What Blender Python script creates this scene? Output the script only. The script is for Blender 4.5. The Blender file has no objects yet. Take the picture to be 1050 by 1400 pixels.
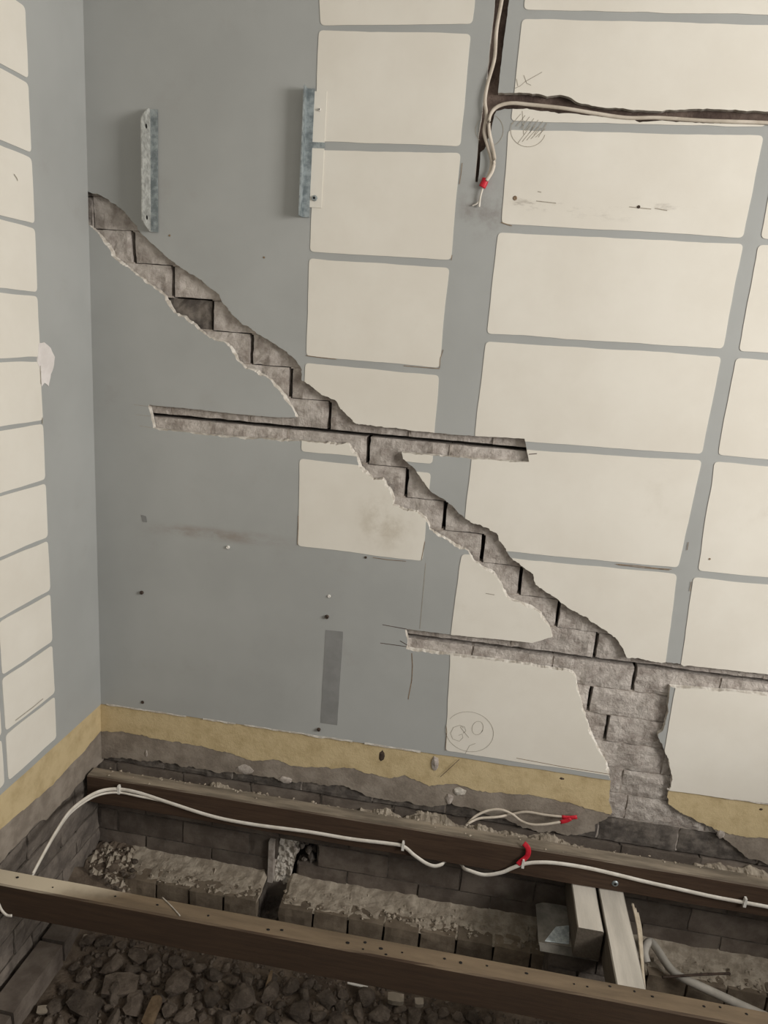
import bpy, bmesh, math, random
from mathutils import Vector, Matrix, noise

# ------------------------------------------------------------------ camera, world, lights, exposure
CAM = Vector((1.176, -2.0, 1.467))
F = 969.8
RX, RY, RZ = 0.241799698, 0.133804766, 0.0748009541
def _rot():
    cx, sx, cy, sy, cz, sz = math.cos(RX), math.sin(RX), math.cos(RY), math.sin(RY), math.cos(RZ), math.sin(RZ)
    A = Matrix(((1, 0, 0), (0, cx, -sx), (0, sx, cx)))
    B_ = Matrix(((cy, 0, sy), (0, 1, 0), (-sy, 0, cy)))
    C_ = Matrix(((cz, -sz, 0), (sz, cz, 0), (0, 0, 1)))
    return C_ @ A @ B_
MR = _rot()
def w3(v): return Vector((v[0], v[2], -v[1]))
right, down, fwd = w3(MR[0]), w3(MR[1]), w3(MR[2])
scene = bpy.context.scene
col = scene.collection
cd = bpy.data.cameras.new('camera'); cam = bpy.data.objects.new('camera', cd); col.objects.link(cam)
cd.sensor_fit = 'HORIZONTAL'; cd.sensor_width = 36; cd.lens = 36 * F / 1050; cd.clip_start = 0.02
m4 = Matrix.Identity(4)
for r in range(3):
    m4[r][0] = right[r]; m4[r][1] = -down[r]; m4[r][2] = -fwd[r]; m4[r][3] = CAM[r]
cam.matrix_world = m4
scene.camera = cam

world = bpy.data.worlds.new('world'); scene.world = world; world.use_nodes = True
bg = world.node_tree.nodes['Background']; bg.inputs[0].default_value = (1.0, 0.975, 0.94, 1); bg.inputs[1].default_value = 0.62
def area(name, loc, target, sx, sy, power, colr):
    l = bpy.data.lights.new(name, 'AREA'); l.shape = 'RECTANGLE'; l.size = sx; l.size_y = sy; l.energy = power; l.color = colr
    o = bpy.data.objects.new(name, l); col.objects.link(o); o.location = loc
    o.rotation_euler = (Vector(target) - Vector(loc)).to_track_quat('-Z', 'Y').to_euler()
    return o
area('window_daylight', (4.4, -1.9, 2.0), (0.7, -0.2, 1.2), 1.3, 1.3, 120, (1.0, 0.97, 0.93))
vs = scene.view_settings
vs.view_transform = 'Standard'; vs.look = 'None'; vs.gamma = 1; vs.use_curve_mapping = False; vs.exposure = 0.08

# ------------------------------------------------------------------ reading points of the photograph onto real planes
def ray(px, py):
    return right * ((px - 525) / F) + down * ((py - 700) / F) + fwd
def on(px, py, axis, v):
    r = ray(px, py); i = 'xyz'.index(axis); return CAM + r * ((v - CAM[i]) / r[i])
def B(px, py, y=0.0):
    p = on(px, py, 'y', y); return (p.x, p.z)
def L(px, py, x=0.0):
    p = on(px, py, 'x', x); return (p.y, p.z)

# ------------------------------------------------------------------ materials
def lin(c):
    return tuple((v / 255 / 12.92 if v / 255 <= 0.04045 else ((v / 255 + 0.055) / 1.055) ** 2.4) for v in c) + (1,)
class NT:
    def __init__(s, name, rough=0.8, metal=0.0):
        s.m = bpy.data.materials.new(name); s.m.use_nodes = True; s.t = s.m.node_tree; s.n = s.t.nodes
        s.b = s.n['Principled BSDF']; s.b.inputs['Roughness'].default_value = rough; s.b.inputs['Metallic'].default_value = metal
        s.b.inputs['Specular IOR Level'].default_value = 0.25
        g = s.n.new('ShaderNodeNewGeometry'); s.pos = g.outputs['Position']; s.nor = g.outputs['Normal']
    def link(s, a, b): s.t.links.new(a, b)
    def noise(s, scale, detail=5, rough=0.6, vec=None, stretch=None):
        n = s.n.new('ShaderNodeTexNoise'); n.inputs['Scale'].default_value = scale; n.inputs['Detail'].default_value = detail; n.inputs['Roughness'].default_value = rough
        v = vec or s.pos
        if stretch:
            mp = s.n.new('ShaderNodeMapping'); mp.inputs['Scale'].default_value = stretch; s.link(v, mp.inputs[0]); v = mp.outputs[0]
        s.link(v, n.inputs['Vector']); return n.outputs['Fac']
    def ramp(s, fac, lo, hi):
        r = s.n.new('ShaderNodeMapRange'); r.interpolation_type = 'SMOOTHSTEP'; r.inputs[1].default_value = lo; r.inputs[2].default_value = hi; s.link(fac, r.inputs[0]); return r.outputs[0]
    def mix(s, fac, a, b, blend='MIX'):
        m = s.n.new('ShaderNodeMix'); m.data_type = 'RGBA'; m.blend_type = blend
        if isinstance(fac, float): m.inputs[0].default_value = fac
        else: s.link(fac, m.inputs[0])
        for v, i in ((a, 6), (b, 7)):
            if isinstance(v, tuple): m.inputs[i].default_value = v
            else: s.link(v, m.inputs[i])
        return m.outputs[2]
    def math(s, op, a, b=0.0):
        m = s.n.new('ShaderNodeMath'); m.operation = op
        for v, i in ((a, 0), (b, 1)):
            if isinstance(v, (int, float)): m.inputs[i].default_value = v
            else: s.link(v, m.inputs[i])
        return m.outputs[0]
    def xyz(s, v=None):
        x = s.n.new('ShaderNodeSeparateXYZ'); s.link(v or s.pos, x.inputs[0]); return x.outputs
    def rnd(s):
        o = s.n.new('ShaderNodeObjectInfo'); return o.outputs['Random']
    def window(s, c, lo, hi, soft):
        return s.math('MULTIPLY', s.ramp(c, lo - soft, lo + soft), s.math('SUBTRACT', 1.0, s.ramp(c, hi - soft, hi + soft)))
    def color(s, c):
        if isinstance(c, tuple): s.b.inputs['Base Color'].default_value = c
        else: s.link(c, s.b.inputs['Base Color'])
    def bump(s, h, strength=0.3, dist=0.002):
        b = s.n.new('ShaderNodeBump'); b.inputs['Strength'].default_value = strength; b.inputs['Distance'].default_value = dist
        s.link(h, b.inputs['Height']); s.link(b.outputs[0], s.b.inputs['Normal'])

MAT = {}
def reg(k, nt): MAT[k] = nt.m; return nt
# grey painted plaster, with the rust stain and grime that the wall carries
t = reg('grey_paint', NT('grey_paint', 0.62))
c = t.mix(t.ramp(t.noise(2.2, 4), 0.3, 0.7), lin((159, 160, 157)), lin((168, 169, 166)))
c = t.mix(t.math('MULTIPLY', t.ramp(t.noise(7, 6, 0.7), 0.55, 0.8), 0.22), c, lin((140, 131, 122)))
X, Y, Z = t.xyz()
st = t.math('MULTIPLY', t.window(X, 0.20, 0.60, 0.10), t.window(Z, 0.825, 0.858, 0.012))
st = t.math('MULTIPLY', st, t.ramp(t.noise(6, 6, 0.7, stretch=(1, 1, 2.2)), 0.36, 0.66))
c = t.mix(t.math('MULTIPLY', st, 0.5), c, lin((128, 110, 94)))
st2 = t.math('MULTIPLY', t.window(X, 1.05, 1.16, 0.02), t.window(Z, 1.75, 1.86, 0.04))
c = t.mix(t.math('MULTIPLY', t.math('MULTIPLY', st2, t.ramp(t.noise(9, 6, 0.7), 0.4, 0.65)), 0.55), c, lin((122, 112, 106)))
t.color(c); t.bump(t.noise(60, 4), 0.12, 0.0015)
# cream panels
t = reg('cream', NT('cream_plaster', 0.75))
c = t.mix(t.ramp(t.noise(3.5, 5, 0.6), 0.3, 0.72), lin((217, 211, 199)), lin((225, 220, 209)))
c = t.mix(t.math('MULTIPLY', t.ramp(t.noise(5, 6, 0.65), 0.6, 0.85), 0.28), c, lin((176, 164, 142)))
X, Y, Z = t.xyz()
g1 = t.math('MULTIPLY', t.window(X, 1.17, 1.62, 0.05), t.window(Z, 1.805, 1.84, 0.018))
c = t.mix(t.math('MULTIPLY', t.math('MULTIPLY', g1, t.ramp(t.noise(11, 5, 0.7, stretch=(1, 1, 3)), 0.52, 0.72)), 0.55), c, lin((128, 116, 102)))
g2 = t.math('MULTIPLY', t.window(X, 0.84, 0.99, 0.05), t.window(Z, 0.87, 1.0, 0.05))
c = t.mix(t.math('MULTIPLY', t.math('MULTIPLY', g2, t.ramp(t.noise(8, 5, 0.7), 0.4, 0.7)), 0.5), c, lin((160, 146, 122)))
t.color(c); t.bump(t.noise(45, 5), 0.15, 0.0015)
def simple(key, a, b, scale, rough=0.85, bump=0.4, bscale=80, dist=0.003, detail=6, lo=0.35, hi=0.68, rnd=0.0, metal=0.0):
    t = reg(key, NT(key, rough, metal))
    c = t.mix(t.ramp(t.noise(scale, detail, 0.65), lo, hi), lin(a), lin(b))
    if rnd: c = t.mix(t.math('MULTIPLY', t.rnd(), rnd), c, lin(tuple(v * 0.5 for v in a)))
    t.color(c)
    if bump: t.bump(t.noise(bscale, 6, 0.7), bump, dist)
    return t
simple('plaster_edge', (176, 168, 156), (222, 217, 208), 40, bump=0.6, bscale=150)
simple('yellow_band', (176, 156, 118), (198, 179, 140), 16, bump=0.6, bscale=110, lo=.25, hi=.6)
simple('render_grey', (126, 116, 105), (152, 142, 130), 14, bump=0.6, bscale=120)
t = simple('brick_smeared', (156, 146, 138), (200, 192, 184), 26, bump=0.9, bscale=55, dist=0.010, rnd=0.12, lo=.3, hi=.66)
simple('brick_left', (104, 96, 89), (140, 130, 120), 16, bump=0.8, bscale=60, dist=0.008, rnd=0.3)
simple('brick_dark', (84, 78, 73), (126, 118, 110), 25, bump=0.6, bscale=90, rnd=0.4)
simple('brick_sub', (98, 88, 80), (126, 116, 106), 12, bump=0.5, bscale=90, rnd=0.45)
simple('brick_brown', (116, 103, 88), (148, 134, 116), 18, bump=0.6, bscale=70, rnd=0.5)
simple('mortar', (148, 138, 129), (184, 175, 166), 40, bump=0.7, bscale=150)
simple('mortar_dark', (70, 64, 58), (104, 96, 88), 30, bump=0.7, bscale=150)
simple('mortar_white', (170, 162, 150), (208, 202, 192), 50, bump=0.7, bscale=150)
simple('mortar_dust', (140, 129, 114), (176, 165, 149), 25, bump=0.7, bscale=60, dist=0.006)
simple('wall_core', (42, 38, 35), (60, 55, 50), 20, bump=0.4)
simple('chase_dark', (74, 61, 55), (112, 97, 88), 16, bump=0.7, bscale=90, dist=0.005)
simple('soil', (78, 67, 57), (112, 99, 86), 14, bump=0.8, bscale=60, dist=0.008)
simple('clod', (86, 76, 67), (122, 110, 98), 26, bump=0.9, bscale=90, dist=0.008, rnd=0.5)
simple('white_cable', (205, 198, 186), (222, 216, 206), 30, rough=0.45, bump=0)
simple('old_cable', (176, 165, 150), (206, 196, 182), 12, rough=0.5, bump=0)
simple('white_plastic', (214, 210, 202), (226, 222, 214), 30, rough=0.4, bump=0)
simple('red_tape', (178, 28, 44), (200, 48, 60), 60, rough=0.4, bump=0)
simple('copper', (150, 92, 60), (180, 120, 84), 60, rough=0.35, bump=0, metal=0.9)
simple('conduit_grey', (168, 162, 152), (190, 184, 174), 14, rough=0.5, bump=0.1)
simple('black', (22, 20, 19), (34, 31, 29), 50, rough=0.8, bump=0)
simple('patch_grey', (128, 128, 126), (138, 138, 136), 14, rough=0.7, bump=0.1)
simple('filler_white', (214, 207, 202), (228, 222, 218), 14, bump=0.3)
simple('pencil', (150, 142, 128), (172, 164, 150), 90, bump=0)
simple('brown_scuff', (112, 94, 76), (150, 130, 106), 60, bump=0)
simple('ceiling_paint', (225, 224, 220), (232, 231, 228), 3, bump=0.1)
simple('pale_stone', (134, 124, 110), (160, 149, 134), 30, bump=0.4)
simple('offcut', (92, 76, 58), (120, 102, 80), 30, bump=0.4)
simple('rust_iron', (58, 48, 42), (84, 70, 60), 60, bump=0.4)
simple('splinter', (182, 168, 146), (204, 192, 172), 40, bump=0.2)
t = simple('galvanised', (128, 136, 138), (176, 183, 184), 55, rough=0.45, bump=0.2, metal=0.55)
t = simple('galvanised_dull', (118, 114, 107), (150, 145, 136), 20, rough=0.55, bump=0.2, metal=0.4)
t = simple('galvanised_mortared', (150, 150, 144), (196, 196, 190), 60, rough=0.7, bump=0.9, bscale=90, dist=0.006, metal=0.2)
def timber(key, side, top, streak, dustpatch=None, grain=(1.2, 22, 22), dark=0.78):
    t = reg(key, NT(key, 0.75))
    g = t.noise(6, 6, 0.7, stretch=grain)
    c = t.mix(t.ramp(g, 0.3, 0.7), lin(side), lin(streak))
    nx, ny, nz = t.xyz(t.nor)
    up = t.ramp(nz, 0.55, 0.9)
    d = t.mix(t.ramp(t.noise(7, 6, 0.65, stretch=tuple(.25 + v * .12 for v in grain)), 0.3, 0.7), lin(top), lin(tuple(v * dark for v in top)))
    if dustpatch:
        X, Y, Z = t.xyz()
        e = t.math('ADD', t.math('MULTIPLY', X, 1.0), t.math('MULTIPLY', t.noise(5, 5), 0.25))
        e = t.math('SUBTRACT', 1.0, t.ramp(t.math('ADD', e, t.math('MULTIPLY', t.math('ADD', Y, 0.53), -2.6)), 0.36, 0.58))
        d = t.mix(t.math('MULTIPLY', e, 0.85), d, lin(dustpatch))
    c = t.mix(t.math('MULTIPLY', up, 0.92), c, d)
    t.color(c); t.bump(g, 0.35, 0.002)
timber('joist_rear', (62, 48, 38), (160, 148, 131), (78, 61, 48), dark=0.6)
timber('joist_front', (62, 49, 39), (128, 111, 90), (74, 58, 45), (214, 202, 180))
timber('bearer', (92, 84, 74), (214, 207, 195), (110, 101, 90), grain=(22, 1.2, 22), dark=0.86)  # pale top colour: dust, plus light from above painted in
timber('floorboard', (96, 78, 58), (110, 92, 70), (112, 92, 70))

# ------------------------------------------------------------------ object helpers
def put(name, verts, faces, mat, parent=None, smooth=False, mats=None):
    me = bpy.data.meshes.new(name); me.from_pydata([tuple(v) for v in verts], [], faces)
    bm = bmesh.new(); bm.from_mesh(me); bmesh.ops.recalc_face_normals(bm, faces=bm.faces); bm.to_mesh(me); bm.free()
    for k in (mats or [mat]): me.materials.append(MAT[k])
    if smooth:
        for p in me.polygons: p.use_smooth = True
    o = bpy.data.objects.new(name, me); col.objects.link(o)
    if parent: o.parent = parent
    return o
def link_mesh(name, me, parent=None, loc=(0, 0, 0), rot=(0, 0, 0), scale=(1, 1, 1)):
    o = bpy.data.objects.new(name, me); col.objects.link(o); o.location = loc; o.rotation_euler = rot; o.scale = scale
    if parent: o.parent = parent
    return o
def empty(name, loc=(0, 0, 0)):
    o = bpy.data.objects.new(name, None); col.objects.link(o); o.location = loc; o.empty_display_size = 0.05; return o
def tag(o, label, cat, group=None, kind=None):
    o['label'] = label
    if cat: o['category'] = cat
    if group: o['group'] = group
    if kind: o['kind'] = kind
    return o
def structure(o, label=None):
    o['kind'] = 'structure'
    if label: o['label'] = label
    return o
class MB:
    def __init__(s): s.v = []; s.f = []
    def add(s, v, f):
        k = len(s.v); s.v += [tuple(p) for p in v]; s.f += [tuple(i + k for i in q) for q in f]
    def box(s, x0, x1, y0, y1, z0, z1):
        s.add([(x, y, z) for z in (z0, z1) for y in (y0, y1) for x in (x0, x1)], [(0, 2, 3, 1), (4, 5, 7, 6), (0, 1, 5, 4), (2, 6, 7, 3), (0, 4, 6, 2), (1, 3, 7, 5)])
    def build(s, name, mat, parent=None, smooth=False): return put(name, s.v, s.f, mat, parent, smooth)
def P3(face, u, d, v): return (u, d, v) if face == 'back' else (-d, u, v)
def n2(x, z, s, seed=0.0): return noise.noise(Vector((x * s + seed * 7.3, z * s - seed * 3.1, seed * 1.7)))
def resample(pts, step):
    out = []
    for i in range(len(pts)):
        a, b = pts[i], pts[(i + 1) % len(pts)]
        n = max(1, int(math.hypot(b[0] - a[0], b[1] - a[1]) / step))
        for k in range(n): out.append((a[0] + (b[0] - a[0]) * k / n, a[1] + (b[1] - a[1]) * k / n))
    return out
def jitter(pts, amp, scale, seed):
    return [(u + amp * n2(u, v, scale, seed) + amp * 0.5 * n2(u, v, scale * 2.7, seed + 2), v + amp * n2(u, v, scale, seed + 5) + amp * 0.5 * n2(u, v, scale * 2.7, seed + 8)) for u, v in pts]
def rounded(quad, r, step=0.02):
    out = []; n = len(quad)
    for i in range(n):
        p0, p1, p2 = Vector(quad[i - 1]), Vector(quad[i]), Vector(quad[(i + 1) % n])
        a = p1 + (p0 - p1).normalized() * r; b = p1 + (p2 - p1).normalized() * r
        for k in range(5):
            t_ = k / 4; q = a.lerp(p1, t_).lerp(p1.lerp(b, t_), t_); out.append((q.x, q.y))
    return resample(out, step)
def slab(name, outline, face, d0, d1, mat, parent=None, edge=None):
    n = len(outline)
    v = [P3(face, u, d0, w) for u, w in outline] + [P3(face, u, d1, w) for u, w in outline]
    f = [tuple(range(n)), tuple(range(2 * n - 1, n - 1, -1))] + [(i, i + n, (i + 1) % n + n, (i + 1) % n) for i in range(n)]
    return put(name, v, f, mat, parent, mats=[mat, edge or mat])
def inside(p, poly):
    x, y = p; c = False; j = len(poly) - 1
    for i in range(len(poly)):
        xi, yi = poly[i]; xj, yj = poly[j]
        if (yi > y) != (yj > y) and x < (xj - xi) * (y - yi) / (yj - yi) + xi: c = not c
        j = i
    return c
def area2(p): return sum(p[i - 1][0] * p[i][1] - p[i][0] * p[i - 1][1] for i in range(len(p))) / 2
def cutter(outline, chamfer, deep, seed):
    """closed prism whose room side is a little wider where plaster has flaked off"""
    if area2(outline) < 0: outline = outline[::-1]
    n = len(outline); fr = []
    for i, (u, v) in enumerate(outline):
        a, b = outline[i - 2], outline[(i + 2) % n]
        dx, dz = b[0] - a[0], b[1] - a[1]; l = math.hypot(dx, dz) or 1; nx, nz = dz / l, -dx / l
        w = max(0.0, (-nx * 0.75 - nz * 0.66)); o = chamfer * (0.12 + 0.9 * w * max(0.15, 0.65 + 1.5 * n2(u, v, 24, seed) + 0.7 * n2(u, v, 90, seed + 1)))
        fr.append((u + nx * o, v + nz * o))
    V = [(u, -0.05, v) for u, v in fr] + [(u, -0.0004, v) for u, v in fr] + [(u, deep, v) for u, v in outline] + [(u, 0.03, v) for u, v in outline]
    Fc = [tuple(range(n)), tuple(range(4 * n - 1, 3 * n - 1, -1))]
    for k in range(3): Fc += [(i + k * n, i + (k + 1) * n, (i + 1) % n + (k + 1) * n, (i + 1) % n + k * n) for i in range(n)]
    return put('cutter', V, Fc, 'black')
def cut(o, cutters, thresh=0.9, ax=1):
    for c in cutters:
        b = o.modifiers.new('cut', 'BOOLEAN'); b.object = c; b.operation = 'DIFFERENCE'; b.solver = 'EXACT'
    bpy.context.view_layer.update()
    dg = bpy.context.evaluated_depsgraph_get()
    me = bpy.data.meshes.new_from_object(o.evaluated_get(dg)); o.modifiers.clear()
    old = o.data; o.data = me; bpy.data.meshes.remove(old)
    for p in me.polygons: p.material_index = 0 if abs(p.normal[ax]) > thresh else 1
    return len(me.polygons)
def sweep(name, pts, a, b, mat, parent=None, side=(0, 0, 1), seg=8, sub=6, closed_ends=True):
    """smooth elliptical cord through pts; a = half width along `side`, b = half thickness"""
    P = [Vector(p) for p in pts]; C = []
    for i in range(len(P) - 1):
        p0, p1, p2, p3 = P[max(i - 1, 0)], P[i], P[i + 1], P[min(i + 2, len(P) - 1)]
        for k in range(sub):
            t_ = k / sub
            C.append(0.5 * ((2 * p1) + (p2 - p0) * t_ + (2 * p0 - 5 * p1 + 4 * p2 - p3) * t_ ** 2 + (-p0 + 3 * p1 - 3 * p2 + p3) * t_ ** 3))
    C.append(P[-1]); V = []; Fc = []
    s0 = Vector(side)
    for i, p in enumerate(C):
        d = (C[min(i + 1, len(C) - 1)] - C[max(i - 1, 0)]).normalized()
        s = (s0 - d * s0.dot(d))
        if s.length < 0.05: s = d.orthogonal()
        s.normalize(); nrm = d.cross(s)
        for k in range(seg):
            an = 2 * math.pi * k / seg; V.append(p + s * (a * math.cos(an)) + nrm * (b * math.sin(an)))
    for i in range(len(C) - 1):
        for k in range(seg): Fc.append((i * seg + k, i * seg + (k + 1) % seg, (i + 1) * seg + (k + 1) % seg, (i + 1) * seg + k))
    Fc.append(tuple(range(seg))); Fc.append(tuple((len(C) - 1) * seg + k for k in range(seg)))
    return put(name, V, Fc, mat, parent, smooth=True)
def ribbon(name, paths, width, mat, parent, face='back', d=-0.0016, th=0.0004):
    """flat drawn lines (pencil, scuffs) lying on a wall"""
    mb = MB()
    for path in paths:
        P = [Vector(p) for p in path]; Lf = []; Rt = []
        for i, p in enumerate(P):
            t_ = (P[min(i + 1, len(P) - 1)] - P[max(i - 1, 0)]).normalized(); nrm = Vector((-t_.y, t_.x)) * width / 2
            Lf.append(p + nrm); Rt.append(p - nrm)
        n = len(P)
        v = [P3(face, q.x, d, q.y) for q in Lf] + [P3(face, q.x, d, q.y) for q in Rt]
        mb.add(v, [(i, i + 1, n + i + 1, n + i) for i in range(n - 1)])
    return mb.build(name, mat, parent)
def brick_mesh(w, h, dp, seed, rough=0.002, nx=7, nz=3, mat='brick_sub'):
    """one rough brick, its face in the xz plane at y=0, its body behind; centred in x and z"""
    v = []; f = []
    for j in range(nz + 1):
        for i in range(nx + 1):
            x = (i / nx - 0.5) * w; z = (j / nz - 0.5) * h
            e = (i in (0, nx)) or (j in (0, nz))
            y = rough * noise.noise(Vector((x * 22 + seed, z * 22, seed * 3))) + 0.6 * rough * noise.noise(Vector((x * 75, z * 75, seed))) + (0.0022 if e else 0)
            if e:
                x += 0.0034 * noise.noise(Vector((z * 45, x * 45, seed + 4))); z += 0.0015 * noise.noise(Vector((x * 40, z * 40, seed + 9)))
            v.append((x, y, z))
    W = nx + 1
    for j in range(nz):
        for i in range(nx): f.append((j * W + i, j * W + i + 1, (j + 1) * W + i + 1, (j + 1) * W + i))
    k = len(v); v += [(-w / 2, dp, -h / 2), (w / 2, dp, -h / 2), (w / 2, dp, h / 2), (-w / 2, dp, h / 2)]
    f += [(k, k + 3, k + 2, k + 1), tuple([i for i in range(nx, -1, -1)] + [k, k + 1]), tuple([nz * W + i for i in range(nx + 1)] + [k + 2, k + 3]),
          tuple([j * W for j in range(nz + 1)] + [k + 3, k]), tuple([j * W + nx for j in range(nz, -1, -1)] + [k + 1, k + 2])]
    me = bpy.data.meshes.new('brick'); me.from_pydata(v, [], f)
    bm = bmesh.new(); bm.from_mesh(me); bmesh.ops.recalc_face_normals(bm, faces=bm.faces); bm.to_mesh(me); bm.free()
    me.materials.append(MAT[mat]); return me
rng = random.Random(7)

# ------------------------------------------------------------------ back wall: grey plaster with the chased-out crack
XR = 3.3; ZT = 2.72; ZB = 0.207
U1 = [(108, 256), (121, 263), (138, 268), (150, 275), (169, 289), (182, 304), (195, 322), (210, 335), (226, 350), (235, 358), (252, 369), (271, 381), (287, 394), (300, 404), (304, 413), (316, 428), (329, 442), (338, 446), (352, 457), (367, 465), (382, 474), (405, 493), (412, 505), (412, 520), (424, 526), (439, 539), (458, 547), (466, 560), (481, 575), (487, 580)]
S1T = [(544, 586), (563, 589), (624, 595), (717, 600), (718, 606), (723, 631)]
S1B = [(690, 629), (620, 624), (549, 618)]
U2 = [(551, 628), (567, 641), (578, 658), (589, 673), (609, 685), (628, 702), (643, 715), (664, 721), (678, 729), (687, 745), (698, 763), (711, 772), (728, 785), (732, 799), (748, 810), (761, 819), (775, 830), (797, 842), (818, 856), (841, 871), (850, 885), (857, 899)]
S2R = [(940, 910), (1050, 922), (1180, 938), (1500, 979), (1500, 1008), (1180, 966), (1050, 949), (990, 944), (916, 938)]
RD = [(914, 957), (912, 980), (906, 998), (899, 1005), (906, 1021), (915, 1044), (919, 1066), (913, 1085), (915, 1101), (936, 1115), (958, 1126), (973, 1133), (990, 1147), (1013, 1167), (1024, 1176), (1034, 1215)]
LD = [(806, 1190), (814, 1140), (815, 1129), (832, 1120), (837, 1112), (834, 1095), (836, 1076), (833, 1049), (824, 1033), (812, 1010), (803, 985), (796, 962), (790, 937), (788, 924), (783, 918)]
S2L = [(700, 905), (616, 895), (570, 888), (557, 886), (558, 873), (555, 860), (570, 862), (616, 868), (690, 875), (728, 879)]
LU2 = [(755, 871), (751, 854), (741, 840), (722, 826), (697, 819), (687, 801), (677, 783), (658, 774), (648, 767), (640, 752), (624, 744), (601, 731), (588, 723), (584, 709), (570, 698), (557, 697), (539, 690), (540, 681), (534, 668), (523, 654), (511, 654), (494, 637), (490, 624), (477, 607)]
S1L = [(374, 600), (310, 596), (252, 590), (210, 585), (207, 567), (204, 554), (268, 560), (329, 567), (380, 571), (407, 571)]
LU1 = [(397, 552), (384, 533), (367, 516), (351, 505), (336, 503), (325, 491), (319, 478), (309, 468), (287, 461), (277, 453), (267, 444), (252, 431), (239, 428), (233, 415), (225, 402), (208, 390), (191, 377), (176, 366), (157, 350), (149, 335), (138, 322), (123, 308), (108, 296)]
def rough_line(pts, amp, seed, step=0.0045, closed=True):
    q = [B(*p) for p in pts]; out = []
    for i in range(len(q) - 1):
        a, b = q[i], q[i + 1]; n = max(1, int(math.hypot(b[0] - a[0], b[1] - a[1]) / step))
        out += [(a[0] + (b[0] - a[0]) * k / n, a[1] + (b[1] - a[1]) * k / n) for k in range(n)]
    out = jitter(out, amp, 55, seed)
    return jitter(out, amp * 0.55, 150, seed + 3)
crack = []
segs = [(U1, .0035), (S1T, .0008), (S1B, .0008), (U2, .0035), (S2R, .0008), (RD, .003), (LD, .0028), (S2L, .0008), (LU2, .0035), (S1L, .0008), (LU1, .0035)]
for i, (sg, am) in enumerate(segs):
    nxt = segs[(i + 1) % len(segs)][0][0]
    crack += rough_line(sg + [nxt], am, 3.0)
vch = [(677, -60), (677, 0), (671, 61), (665, 113), (661, 140), (655, 183), (652, 220), (650, 248), (653, 249), (656, 228), (657, 208), (662, 204), (671, 180), (676, 157), (680, 150), (681, 124), (688, 61), (696, 0), (700, -60)]
hch = [(668, 127), (700, 127), (737, 129), (748, 132), (760, 130), (771, 131), (781, 134), (787, 140), (823, 147), (866, 150), (900, 152), (956, 149), (1050, 153), (1180, 160), (1500, 178), (1500, 195), (1180, 177), (1050, 168), (951, 168), (930, 166), (900, 165), (874, 167), (866, 162), (814, 158), (763, 154), (720, 149), (690, 149), (672, 152)]
vchase = jitter(resample([B(*p) for p in vch], 0.008), 0.0014, 60, 11)
hchase = jitter(resample([B(*p) for p in hch], 0.008), 0.0022, 60, 12)
cr = cutter(crack, 0.0062, 0.0155, 4.0)
cv = cutter(vchase, 0.0015, 0.0155, 5.0)
ch = cutter(hchase, 0.002, 0.0155, 6.0)

bot = [(XR * k / 90, ZB + 0.0035 * n2(XR * k / 90, 0, 6, 3) + 0.0018 * n2(XR * k / 90, 0, 30, 5)) for k in range(91)]
wall = slab('wall_back', bot + [(XR, ZT), (0, ZT)], 'back', 0.0, 0.0142, 'grey_paint', edge='plaster_edge')
cut(wall, [cr, cv, ch])
structure(wall, 'grey painted back wall with cream panels and a stepped crack chased out')
wb = wall
core = MB(); core.box(0.0, XR, 0.062, 0.16, -0.60, ZT)
core.build('core', 'wall_core', wb)
# backing of the two cable chases
mb = MB(); mb.box(1.02, 1.20, 0.0165, 0.03, 1.75, ZT); mb.box(1.20, 3.2, 0.0165, 0.03, 1.96, 2.12)
mb.build('chase_back', 'chase_dark', wb)
# white chipped lip along the plaster's lower edge
for (x0, x1) in ((0.02, 0.30), (0.36, 0.47), (0.50, 0.86), (0.90, 1.08), (1.83, 2.2)):
    n = int((x1 - x0) / 0.012); up = [(x0 + (x1 - x0) * k / n, ZB + 0.0022 + 0.002 * n2(k, x0, .6, 2)) for k in range(n + 1)]
    lo = [(u, v - 0.0045 - 0.0035 * n2(u, 0, 40, 8)) for u, v in up]
    slab('plaster_lip', up + lo[::-1], 'back', -0.0010, 0.004, 'plaster_edge', wb)

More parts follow.
